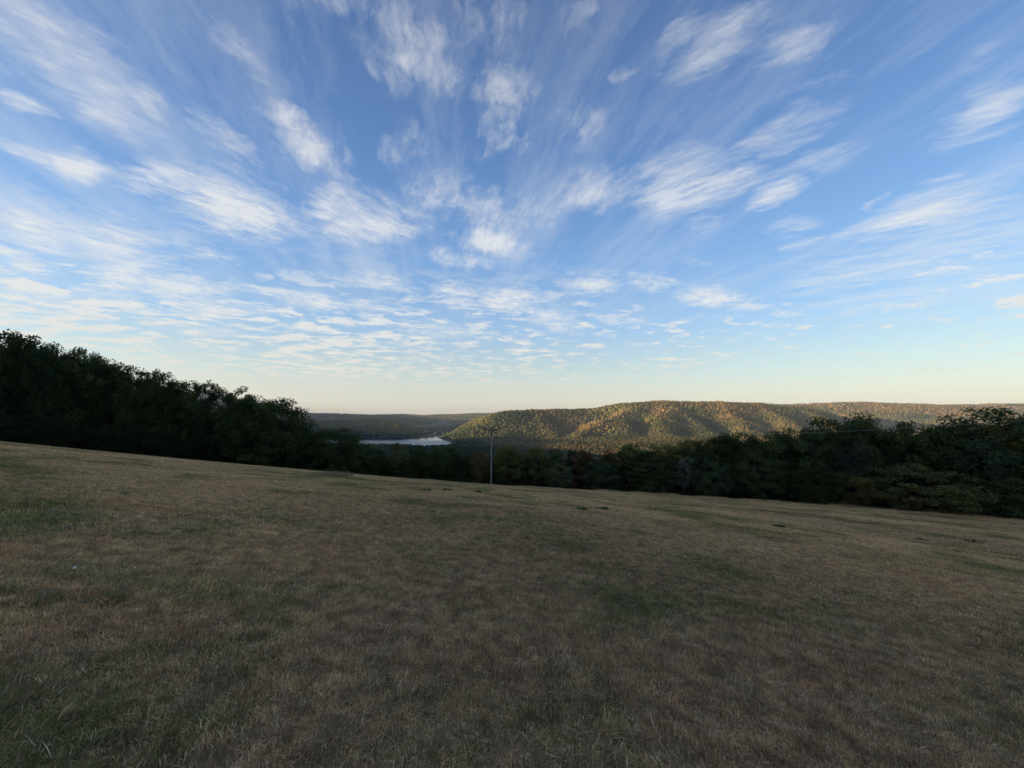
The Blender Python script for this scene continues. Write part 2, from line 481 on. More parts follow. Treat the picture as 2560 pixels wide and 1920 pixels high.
def build_ground():
    th = np.concatenate([np.radians(np.arange(-62, 62.01, 0.22)), np.radians(np.arange(64, 298, 3.0))])
    rad = np.concatenate([np.geomspace(0.4, 40, 44), np.arange(42, 130, 2.0), np.geomspace(134, 1250, 70),
                          np.arange(1265, 3300, 15), np.geomspace(3350, 8900, 50)])
    T, RR = np.meshgrid(th, rad)
    X, Y = RR * np.sin(T), RR * np.cos(T)
    Z = height(X.ravel(), Y.ravel()).reshape(X.shape)
    V = np.stack([X, Y, Z], -1).reshape(-1, 3)
    V = np.vstack([V, [[0, 0, 0]]])
    nr, nt = X.shape
    i, j = np.meshgrid(np.arange(nr - 1), np.arange(nt), indexing='ij')
    j2 = (j + 1) % nt
    Fq = np.stack([i * nt + j, i * nt + j2, (i + 1) * nt + j2, (i + 1) * nt + j], -1).reshape(-1, 4)[:, ::-1]
    c = V[Fq].mean(1)
    inside = np.hypot(c[:, 0], c[:, 1]) < edge_r(np.arctan2(c[:, 0], c[:, 1])) + 2.0
    def sub(name, mask, mat, fan=False):
        f = Fq[mask]
        used, inv = np.unique(f, return_inverse=True)
        v = V[used]
        me = mesh_np(name, v, inv.reshape(-1, 4), mat, smooth=True)
        return tag(link(name, me), kind='structure')
    sub('meadow', inside, MEADOW_MAT)
    sub('hills', ~inside, HILL_MAT)

# ------------------------------------------------------------------ materials
def material(name):
    m = bpy.data.materials.new(name)
    m.use_nodes = True
    g = NT(m.node_tree)
    out = g.new('ShaderNodeOutputMaterial')
    bs = g.new('ShaderNodeBsdfPrincipled')
    g.t.links.new(bs.outputs[0], out.inputs[0])
    bs.inputs['Specular IOR Level'].default_value = 0.2
    bs.inputs['Roughness'].default_value = 0.85
    return m, g, bs, out

def meadow_tone(g, pick=None, pick2=None):
    """colour of the dry meadow by place: straw, grey thatch, green and rusty plants.
    pick: a value per blade, so that each blade is of one kind and patches have ragged, mixed borders"""
    pos = g.new('ShaderNodeNewGeometry').outputs['Position']
    flat = g.vmath('MULTIPLY', pos, (1, 1, 0))
    n1, _ = g.noise(flat, 0.13, 6, 0.62, 0.4)
    n2, _ = g.noise(g.vmath('ADD', flat, (31, 7, 0)), 0.5, 6, 0.65, 0.3)
    n3, _ = g.noise(g.vmath('ADD', flat, (5, 71, 0)), 1.1, 6, 0.65, 0.2)
    n4, _ = g.noise(g.vmath('ADD', flat, (55, 21, 0)), 0.05, 3, 0.5, 0.3)
    straw = rgb(0.78, 0.545, 0.265)
    grey = rgb(0.70, 0.505, 0.305)
    green = rgb(0.205, 0.205, 0.055)
    rust = rgb(0.47, 0.225, 0.095)
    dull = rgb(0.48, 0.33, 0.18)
    def choose(p, q):
        """share p of the blades, or an even blend where there are no blades"""
        if q is None: return p
        return g.ramp(g.math('SUBTRACT', p, q), -.06, .06)
    c = g.mix(g.ramp(n3, 0.38, 0.62), straw, grey)
    # nearer the camera a duller brown, with the foreground's shade painted into the colour
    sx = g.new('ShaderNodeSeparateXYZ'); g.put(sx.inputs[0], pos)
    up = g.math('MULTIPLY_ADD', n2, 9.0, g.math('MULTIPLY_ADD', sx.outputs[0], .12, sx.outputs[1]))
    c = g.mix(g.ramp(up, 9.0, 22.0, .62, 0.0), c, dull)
    rm = g.math('ADD', g.math('MULTIPLY', n2, -0.5), g.math('MULTIPLY', n3, 0.5))
    c = g.mix(choose(g.ramp(rm, -.01, 0.13, .03, .46), pick2), c, rust)
    gm = g.math('ADD', g.math('MULTIPLY', n1, 0.55), g.math('MULTIPLY', n2, 0.45))
    c = g.mix(choose(g.ramp(gm, 0.45, 0.60, .03, .92), pick), c, green)
    c = g.mix(1.0, c, g.mix(g.ramp(n4, 0.35, 0.65), rgb(.86, .86, .86), rgb(1.1, 1.09, 1.06)), 'MULTIPLY')
    n5, _ = g.noise(flat, 4.5, 4, 0.6, 0.3)
    c = g.mix(1.0, c, g.mix(g.ramp(n5, 0.32, 0.68), rgb(.62, .60, .58), rgb(1.28, 1.26, 1.22)), 'MULTIPLY')
    return c, pos

def build_materials():
    global MEADOW_MAT, HILL_MAT, GRASS_MAT, LEAF_MAT, BARK_MAT, FOREST_MAT, WATER_MAT
    MEADOW_MAT, g, bs, out = material('dry_turf')
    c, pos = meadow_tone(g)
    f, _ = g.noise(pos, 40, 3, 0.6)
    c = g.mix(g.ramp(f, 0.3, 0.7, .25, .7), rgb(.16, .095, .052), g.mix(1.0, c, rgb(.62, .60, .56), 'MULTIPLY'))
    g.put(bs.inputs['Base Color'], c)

    GRASS_MAT, g, bs, out = material('grass_blades')
    pk = g.new('ShaderNodeAttribute', attribute_name='kind_a').outputs['Fac']
    pk2 = g.new('ShaderNodeAttribute', attribute_name='kind_b').outputs['Fac']
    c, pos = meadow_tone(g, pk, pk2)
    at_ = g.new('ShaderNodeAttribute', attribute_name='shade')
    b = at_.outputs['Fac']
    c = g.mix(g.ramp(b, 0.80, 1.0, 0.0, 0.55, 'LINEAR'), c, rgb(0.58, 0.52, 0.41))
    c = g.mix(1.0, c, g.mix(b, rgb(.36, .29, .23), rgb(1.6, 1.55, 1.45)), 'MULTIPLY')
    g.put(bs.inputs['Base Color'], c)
    bs.inputs['Roughness'].default_value = 0.7

    HILL_MAT, g, bs, out = material('forest_floor')
    pos = g.new('ShaderNodeNewGeometry').outputs['Position']
    n, _ = g.noise(pos, 0.02, 5, 0.6)
    c = g.mix(g.ramp(n, .35, .65), rgb(0.035, 0.045, 0.02), rgb(0.085, 0.075, 0.035))
    g.put(bs.inputs['Base Color'], c)

    LEAF_MAT, g, bs, out = material('leaves')
    oi = g.new('ShaderNodeObjectInfo')
    at_ = g.new('ShaderNodeAttribute', attribute_name='shade')
    c = g.mix(1.0, oi.outputs['Color'], g.mix(at_.outputs['Fac'], rgb(.55, .6, .5), rgb(1.5, 1.4, 1.3)), 'MULTIPLY')
    ln, _ = g.noise(g.new('ShaderNodeNewGeometry').outputs['Position'], .55, 4, .6)
    c = g.mix(1.0, c, g.mix(g.ramp(ln, .34, .66), rgb(.72, .86, .95), rgb(1.30, 1.12, .92)), 'MULTIPLY')
    df = g.new('ShaderNodeBsdfDiffuse'); tr = g.new('ShaderNodeBsdfTranslucent'); mx = g.new('ShaderNodeMixShader')
    g.put(df.inputs[0], c); g.put(tr.inputs[0], c); mx.inputs[0].default_value = 0.3
    g.t.links.new(df.outputs[0], mx.inputs[1]); g.t.links.new(tr.outputs[0], mx.inputs[2])
    g.t.links.new(mx.outputs[0], out.inputs[0])
    g.n.remove(bs)

    BARK_MAT, g, bs, out = material('bark')
    pos = g.new('ShaderNodeNewGeometry').outputs['Position']
    n, _ = g.noise(g.vmath('MULTIPLY', pos, (1, 1, .3)), 6, 4, .6)
    oi = g.new('ShaderNodeObjectInfo')
    g.put(bs.inputs['Base Color'], g.mix(1.0, oi.outputs['Color'], g.mix(n, rgb(.4, .4, .4), rgb(1.2, 1.2, 1.2)), 'MULTIPLY'))

    FOREST_MAT, g, bs, out = material('far_trees')
    ti = g.new('ShaderNodeAttribute', attribute_name='tint', attribute_type='INSTANCER')
    g.put(bs.inputs['Base Color'], ti.outputs['Color'])
    bs.inputs['Specular IOR Level'].default_value = 0.0

    WATER_MAT, g, bs, out = material('lake_water')
    bs.inputs['Base Color'].default_value = rgb(0.012, 0.02, 0.03)
    bs.inputs['Specular IOR Level'].default_value = 0.5
    bs.inputs['IOR'].default_value = 1.33
    pos = g.new('ShaderNodeNewGeometry').outputs['Position']
    sp = g.new('ShaderNodeSeparateXYZ'); g.put(sp.inputs[0], pos)
    n, _ = g.noise(g.vmath('MULTIPLY', pos, (.3, 1, 1)), 0.006, 3, .5)
    lee = g.math('MULTIPLY_ADD', g.math('SUBTRACT', n, .5), 260, sp.outputs[1])
    g.put(bs.inputs['Roughness'], g.ramp(lee, 1960, 2200, .30, .10))
    wv, _ = g.noise(pos, 0.35, 3, .6)
    bp = g.new('ShaderNodeBump'); g.put(bp.inputs['Height'], wv); bp.inputs['Distance'].default_value = 1.0
    g.put(bp.inputs['Strength'], g.ramp(lee, 1960, 2200, .5, .06))
    g.t.links.new(bp.outputs[0], bs.inputs['Normal'])

build_materials()
build_ground()

# lake
def build_lake():
    c = LP.mean(0)
    P = c + (LP - c) * 1.04
    me = bpy.data.meshes.new('lake')
    me.from_pydata([(p[0], p[1], LAKE_Z) for p in P][::-1], [], [list(range(len(P)))])
    me.materials.append(WATER_MAT)
    tag(link('lake', me), kind='structure')
build_lake()

# ------------------------------------------------------------------ far woods (one mass nobody could count)
HIDDEN = bpy.data.collections.new('tree_shapes')      # never linked: only instanced

class Leaves:
    def __init__(self): self.V = []; self.sh = []
    def puff(self, c, rad, n, size, r, shade, flat=.65, droop=0.0):
        """a clump of n leaf sprays round c"""
        d = r.normal(size=(n, 3)); d /= np.linalg.norm(d, axis=1)[:, None]
        q = c + d * (r.random((n, 1)) ** .45) * np.array([rad, rad, rad * flat])
        a = r.normal(size=(n, 3)) + d * .6; a[:, 2] = a[:, 2] * .6 - droop
        a /= np.linalg.norm(a, axis=1)[:, None]
        b = np.cross(a, r.normal(size=(n, 3)) * .6 + np.array([0, 0, 1.0])); b /= np.linalg.norm(b, axis=1)[:, None] + 1e-9
        s = size * r.uniform(.6, 1.4, (n, 1))
        v = np.stack([q - a * s * .5, q + b * s * .28 + a * s * .05, q + a * s * .6, q - b * s * .28 + a * s * .05], 1)
        self.V.append(v.reshape(-1, 3))
        self.sh.append(np.repeat(np.clip(shade + r.normal(size=n) * .16, 0, 1), 4))
    def mesh(self, name):
        V = np.concatenate(self.V); n = len(V) // 4
        return mesh_np(name, V, np.arange(4 * n).reshape(-1, 4), LEAF_MAT, attrs={'shade': ('POINT', 'FLOAT', np.concatenate(self.sh))})

def ico(sub=1):
    import bmesh
    bm = bmesh.new(); bmesh.ops.create_icosphere(bm, subdivisions=sub, radius=1)
    V = np.array([v.co[:] for v in bm.verts]); Fq = np.array([[v.index for v in f.verts] for f in bm.faces]); bm.free()
    return V, Fq

def far_tree_shapes():
    names = []
    V0, F0 = ico(2)
    for k in range(5):                                # broadleaf: lumpy crowns, unit height
        r = np.random.default_rng(100 + k)
        V = V0.copy()
        lob = r.normal(size=(7, 3)); lob /= np.linalg.norm(lob, axis=1)[:, None]
        d = 0.72 + 0.5 * np.max(np.maximum(V @ lob.T - 0.55, 0) / 0.45, axis=1) + r.normal(size=len(V)) * .07
        V = V * d[:, None] * np.array([.42, .42, .5]) + np.array([0, 0, .48])
        o = bpy.data.objects.new('far_tree_a%d' % k, mesh_np('far_broadleaf', V, F0, FOREST_MAT))
        HIDDEN.objects.link(o); names.append(o.name)
    for k in range(3):                                # conifers: three ragged tiers
        r = np.random.default_rng(200 + k)
        V = []; Fq = []
        for z0, z1, rr in ((.05, .55, .22), (.3, .78, .17), (.55, 1.05, .11)):
            n = 7; b = len(V)
            for i in range(n):
                a = i * 2 * math.pi / n + r.random() * .5; q = rr * r.uniform(.7, 1.25)
                V.append((q * math.cos(a), q * math.sin(a), z0 + r.uniform(-.04, .04)))
            V.append((0, 0, z1))
            for i in range(n): Fq.append((b + i, b + (i + 1) % n, b + n))
        o = bpy.data.objects.new('far_tree_b%d' % k, mesh_np('far_conifer', np.array(V), np.array(Fq), FOREST_MAT))
        HIDDEN.objects.link(o); names.append(o.name)

def near_wood_shapes():
    for k in range(3):                                # looser crowns for the trees just below the meadow
        r = np.random.default_rng(300 + k)
        lv = Leaves()
        for i in range(34):
            d = r.normal(size=3); d /= np.linalg.norm(d)
            lv.puff(d * r.uniform(.2, .36) * np.array([1, 1, 1.1]) + [0, 0, .5], .15, 70, .06, r, .5)
        V = np.concatenate(lv.V); n = len(V) // 4
        o = bpy.data.objects.new('far_tree_c%d' % k, mesh_np('loose_crown', V, np.arange(4 * n).reshape(-1, 4), FOREST_MAT))
        HIDDEN.objects.link(o)

def instancer(name, pts, scale, yaw, idx, coll, tint=None, normal=None):
    """one object whose points carry instances of a collection's shapes"""
    me = bpy.data.meshes.new(name)
    me.vertices.add(len(pts)); me.vertices.foreach_set('co', np.asarray(pts, np.float32).ravel())
    def attr(an, typ, val, key):
        a = me.attributes.new(an, typ, 'POINT'); a.data.foreach_set(key, np.asarray(val).ravel())
    attr('scl', 'FLOAT_VECTOR', np.asarray(scale, np.float32), 'vector')
    attr('rot', 'FLOAT_VECTOR', np.asarray(yaw, np.float32), 'vector')
    attr('idx', 'INT', np.asarray(idx, np.int32), 'value')
    if tint is not None:
        attr('tint', 'FLOAT_COLOR', np.concatenate([tint, np.ones((len(tint), 1))], 1).astype(np.float32), 'color')
    o = link(name, me)
    ng = bpy.data.node_groups.new(name, 'GeometryNodeTree')
    ng.interface.new_socket('Geometry', in_out='INPUT', socket_type='NodeSocketGeometry')
    ng.interface.new_socket('Geometry', in_out='OUTPUT', socket_type='NodeSocketGeometry')
    n = ng.nodes; L = ng.links
    gi = n.new('NodeGroupInput'); go = n.new('NodeGroupOutput')
    ci = n.new('GeometryNodeCollectionInfo'); ci.inputs['Collection'].default_value = coll
    ci.inputs['Separate Children'].default_value = True; ci.inputs['Reset Children'].default_value = True
    ip = n.new('GeometryNodeInstanceOnPoints'); ip.inputs['Pick Instance'].default_value = True
    def na(an, typ):
        x = n.new('GeometryNodeInputNamedAttribute'); x.data_type = typ; x.inputs['Name'].default_value = an
        return [s for s in x.outputs if s.enabled and s.name == 'Attribute'][0]
    L.new(gi.outputs[0], ip.inputs['Points']); L.new(ci.outputs[0], ip.inputs['Instance'])
    L.new(na('idx', 'INT'), ip.inputs['Instance Index'])
    er = n.new('FunctionNodeEulerToRotation'); L.new(na('rot', 'FLOAT_VECTOR'), er.inputs[0])
    L.new(er.outputs[0], ip.inputs['Rotation'])
    L.new(na('scl', 'FLOAT_VECTOR'), ip.inputs['Scale'])
    L.new(ip.outputs[0], go.inputs[0])
    md = o.modifiers.new('instances', 'NODES'); md.node_group = ng
    return o

# clearings seen on the far ground: (px, py, depth, half width, half depth)
CLEAR = [(1452, 1123, 1560, 52, 60), (1300, 1123, 1500, 50, 40), (1205, 1131, 1400, 60, 30), (775, 1034, 6150, 220, 250), (1098, 1083, 2820, 135, 290), (1032, 1083, 2720, 40, 90)]
CLEAR_W = [(at(a, b, d)[:2], w, h) for a, b, d, w, h in CLEAR]
def clear_mask(x, y):
    m = np.zeros(x.shape, bool)
    for c, w, h in CLEAR_W:
        m |= ((x - c[0]) / w) ** 2 + ((y - c[1]) / h) ** 2 < 1
    return m

def build_far_woods():
    far_tree_shapes(); near_wood_shapes()
    P = []
    for r0, r1, sp in ((118, 700, 6.5), (700, 3300, 9), (3300, 8500, 16)):
        n = int(R(118) * (r1 ** 2 - r0 ** 2) / 2 / sp ** 2)
        rr = np.sqrt(rng.uniform(r0 ** 2, r1 ** 2, n)); th = rng.uniform(R(-59), R(59), n)
        P.append(np.stack([rr * np.sin(th), rr * np.cos(th), np.full(n, sp)], 1))
    P = np.concatenate(P)
    x, y, sp = P.T
    z = height(x, y)
    sd = poly_sd(x, y, LP)
    keep = (sd > 14 + 25 * fbm(x / 120, y / 120, 77)) & (~clear_mask(x, y) | ((y > 2600) & (y < 3000) & (rng.random(len(x)) < .14)))
    # rocky bare strip and meadows by noise
    keep &= ~((fbm(x / 420, y / 420, 41, 3) > .66) & (np.hypot(x, y) > 3300))
    x, y, z, sp, sd = x[keep], y[keep], z[keep], sp[keep], sd[keep]
    r = np.hypot(x, y); th = np.arctan2(x, y)
    hgt = rng.uniform(.75, 1.25, len(x)) * np.where(r < 700, 7.5, np.where(r < 3300, 12.5, 15))
    # drop what lies behind nearer ground, with a margin
    nb = 700
    bi = np.clip(((th - R(-60)) / R(120) * nb).astype(int), 0, nb - 1)
    order = np.argsort(r)
    gth = R(-60) + (np.arange(nb) + .5) * R(120) / nb
    gr = np.concatenate([np.geomspace(80, 1200, 60), np.arange(1220, 8600, 30)])
    GT, GR = np.meshgrid(gth, gr)
    GZ = height((GR * np.sin(GT)).ravel(), (GR * np.cos(GT)).ravel()).reshape(GT.shape)
    el = (GZ - EYE) / GR
    run = np.maximum.accumulate(el, axis=0)
    ri = np.clip(np.searchsorted(gr, r * 0.985 - 8) - 1, 0, len(gr) - 1)
    vis = (z + hgt - EYE) / r > run[ri, bi] - 0.006
    vis &= (th > R(-40)) | (r < 400)
    x, y, z, sp, hgt, r = (q[vis] for q in (x, y, z, sp, hgt, r))
    n = len(x)
    con = fbm(x / 300, y / 300, 51, 4) + 0.30 * sstep(.30, .62, np.arctan2(x, y)) + rng.normal(size=n) * .05
    con = ((con > .60) | (rng.random(n) < .06)) & (r > 650)
    idx = np.where(con, rng.integers(5, 8, n), rng.integers(0, 5, n))
    idx = np.where((r < 650) & (~con), rng.integers(8, 11, n), idx)
    w = np.where(con, 1.15, 1.0) * rng.uniform(.85, 1.25, n)
    S = np.stack([hgt * w, hgt * w, hgt * np.where(con, 1.25, 1.0)], 1)
    S[:, :2] *= np.where(r > 3300, 1.35, 1.12)[:, None]
    rot = np.stack([rng.uniform(-.06, .06, n), rng.uniform(-.06, .06, n), rng.uniform(0, 6.28, n)], 1)
    th_ = np.arctan2(x, y)
    # tints: green to olive, with stands gone brown
    t = fbm(x / 170, y / 170, 61, 4) + rng.normal(size=n) * .07
    br = sstep(.53, .74, fbm(x / 230 + 9, y / 230, 71, 4) + rng.normal(size=n) * .05 + .15 * sstep(.30, .62, th_) - .2 * sstep(-.02, -.15, th_))
    g1, g2, g3 = np.array([.040, .052, .024]), np.array([.120, .110, .042]), np.array([.195, .125, .055])
    tint = g1 + (g2 - g1) * sstep(.3, .7, t)[:, None]
    tint = tint + (g3 - tint) * (br * rng.uniform(.3, 1, n))[:, None]
    tint *= (1 - .36 * sstep(-40, -110, z) * (r > 500) * sstep(2300, 1700, r))[:, None]  # valley trees darkened by tint to deepen the shade on low ground
    tint *= (1 - .45 * (th_ < -.17) * (r > 2380) * (r < 3300))[:, None]  # hill behind the far shore: its shaded face painted into the tree tint
    tint *= rng.uniform(.7, 1.32, n)[:, None]
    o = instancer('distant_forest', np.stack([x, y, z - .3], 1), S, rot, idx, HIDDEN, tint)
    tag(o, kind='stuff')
    print('far trees', n)
build_far_woods()

# ------------------------------------------------------------------ near trees
def tree_shape(seed, kind):
    """trunk mesh and crown mesh of a tree ten metres tall"""
    r = np.random.default_rng(seed)
    g = Geo(); lv = Leaves()
    H = 10.0
    P = dict(broad=dict(w=3.4, zb=.7, zt=10, np_=105, pr=1.05, leaf=.26, nl=140),
             tall=dict(w=2.7, zb=.6, zt=10, np_=90, pr=.88, leaf=.25, nl=130),
             airy=dict(w=2.8, zb=2.2, zt=10, np_=56, pr=.80, leaf=.25, nl=110),
             bush=dict(w=5.2, zb=.2, zt=10, np_=170, pr=1.05, leaf=.25, nl=150),
             layered=dict(w=3.6, zb=.8, zt=10, np_=85, pr=1.15, leaf=.26, nl=130),
             birch=dict(w=2.1, zb=.6, zt=10, np_=80, pr=.7, leaf=.28, nl=95),
             bare=dict(w=2.6, zb=4.5, zt=10, np_=44, pr=.5, leaf=0, nl=0))[kind]
    lean = r.normal(size=2) * .35
    def axis(z): return np.array([lean[0] * (z / H) ** 1.5 + .12 * math.sin(z * .9 + seed), lean[1] * (z / H) ** 1.5 + .12 * math.cos(z * .8 + seed), z])
    zs = np.linspace(-.5, H * .86, 9)
    base = .26 if kind not in ('bush', 'birch') else .15
    g.tube([axis(max(z, 0)) * [1, 1, 0] + [0, 0, z] for z in zs], [base * (1.25 if z < 0 else (1 - .9 * max(z, 0) / (H * .9))) + .02 for z in zs], 7)
    n = P['np_']
    # lobes make the outline uneven
    lobes = r.normal(size=(9, 3)); lobes /= np.linalg.norm(lobes, axis=1)[:, None]
    lamp = r.uniform(-.28, .34, 9) * (.4 if kind == 'bush' else .8)
    tips = []
    for i in range(n):
        for _ in range(8):
            d = r.normal(size=3); d /= np.linalg.norm(d)
            rho = r.uniform(.35, 1) ** .55
            m = 1 + float((lamp * np.maximum(lobes @ d - .4, 0) / .6).sum())
            c = d * rho * m
            zc = (P['zb'] + P['zt']) / 2; hz = (P['zt'] - P['zb']) / 2 - P['pr'] * .5
            p = np.array([c[0] * P['w'], c[1] * P['w'], zc + c[2] * hz])
            if c[2] < 0: p[:2] *= min(1.55, 1 / math.sqrt(1 - min(.75, (.85 * c[2]) ** 2)))
            if kind == 'layered':
                p[2] = round(p[2] / 1.15) * 1.15 + r.uniform(-.12, .12)
                q = 1.15 - .75 * max(0, (p[2] - 3) / 7); p[:2] *= q
            if kind == 'airy' and r.random() < .3: p[2] = P['zt'] - r.random() * 3.2
            if .3 < p[2] < P['zt'] + .2: break
        tips.append(p)
        a0 = axis(max(.8, min(H * .84, p[2] - r.uniform(.4, 2.0))))
        mid = a0 + (p - a0) * .5 + np.array([0, 0, -.12 + r.normal() * .18])
        th = r.uniform(.035, .09)
        if kind == 'bare' or i % 3 == 0:
            g.tube([a0, mid, p], [th, th * .65, .015], 4, False)
            if kind == 'bare':
                for _ in range(7):
                    e = p + (r.normal(size=3) * .5 + (p - a0) * .22) + [0, 0, .25]
                    g.tube([p - (p - mid) * r.random(), (p + e) / 2 + r.normal(size=3) * .08, e], [.028, .02, .01], 3, False)
    ax = np.array([axis(min(H, max(0, p[2]))) for p in tips]) if tips else None
    for i, p in enumerate(tips):
        if not P['leaf']: break
        flat = .34 if kind == 'layered' else .62
        lv.puff(p, P['pr'] * r.uniform(.7, 1.25), int(P['nl'] * r.uniform(.6, 1.3)), P['leaf'], r, r.uniform(.25, .75), flat, .35 if kind == 'birch' else .1)
        if i % 2 == 0:                                # stray sprays that break the outline
            out = (p - ax[i]); out = out / (np.linalg.norm(out) + 1e-6)
            lv.puff(p + out * P['pr'] * (.9 if kind in ('airy', 'tall') else .6) + r.normal(size=3) * .2, P['pr'] * .5, 26, P['leaf'] * .85, r, r.uniform(.4, .8), .8)
    tm = g.mesh('trunk', BARK_MAT, True)
    cm = lv.mesh('crown') if P['leaf'] else None
    return tm, cm

SHAPES = {}; REACH = {}
def shapes(kind, k):
    key = (kind, k)
    if key not in SHAPES:
        tm, cm = SHAPES[key] = tree_shape(sum(map(ord, kind)) * 13 + k * 7 + 1, kind)
        me = cm or tm
        co = np.empty(len(me.vertices) * 3, np.float32); me.vertices.foreach_get('co', co); co = co.reshape(-1, 3)
        REACH[key] = (float(np.percentile(co[:, 2], 99.6)), float(np.percentile(np.abs(co[:, :2]), 99.5)))
    return SHAPES[key]

KINDNAME = dict(broad='broadleaf_tree', tall='tall_tree', airy='open_crowned_tree', bush='large_bush', layered='layered_tree', birch='birch_tree', bare='leafless_tree')
def plant(kind, k, x, y, h, w, tint, label, cat=None, group=None, yaw=None, sink=.15, name=None):
    """w: crown half width in metres; h: height"""
    tm, cm = shapes(kind, k)
    z = float(height(np.array([x]), np.array([y]))[0]) - sink
    e = bpy.data.objects.new(name or ('round_tree' if kind == 'bush' and ' tree' in label else KINDNAME[kind]), None)
    COL.objects.link(e)
    e.empty_display_size = .5
    e.location = (x, y, z)
    e.rotation_euler = (0, 0, rng.uniform(0, 6.28) if yaw is None else yaw)
    h0, w0 = REACH[(kind, k)]
    e.scale = (w / w0, w / w0, h / h0)
    tag(e, label, cat or ('bush' if kind == 'bush' and ' tree' not in label else 'tree'), group)
    t = link('trunk', tm, e)
    t.color = (.085, .07, .055, 1) if kind not in ('birch', 'bare') else (.075, .07, .066, 1)
    if cm:
        c = link('crown', cm, e); c.color = (*tint, 1)
    return e

DARK = (.060, .082, .036); GREEN = (.075, .105, .042); OLIVE = (.120, .125, .046); DEEP = (.042, .060, .030)
LIGHT = (.130, .132, .055); RUST = (.140, .082, .050); BROWN = (.130, .098, .048); GREY = (.140, .150, .115); PALE = (.115, .140, .075); BLUE = (.064, .092, .050)

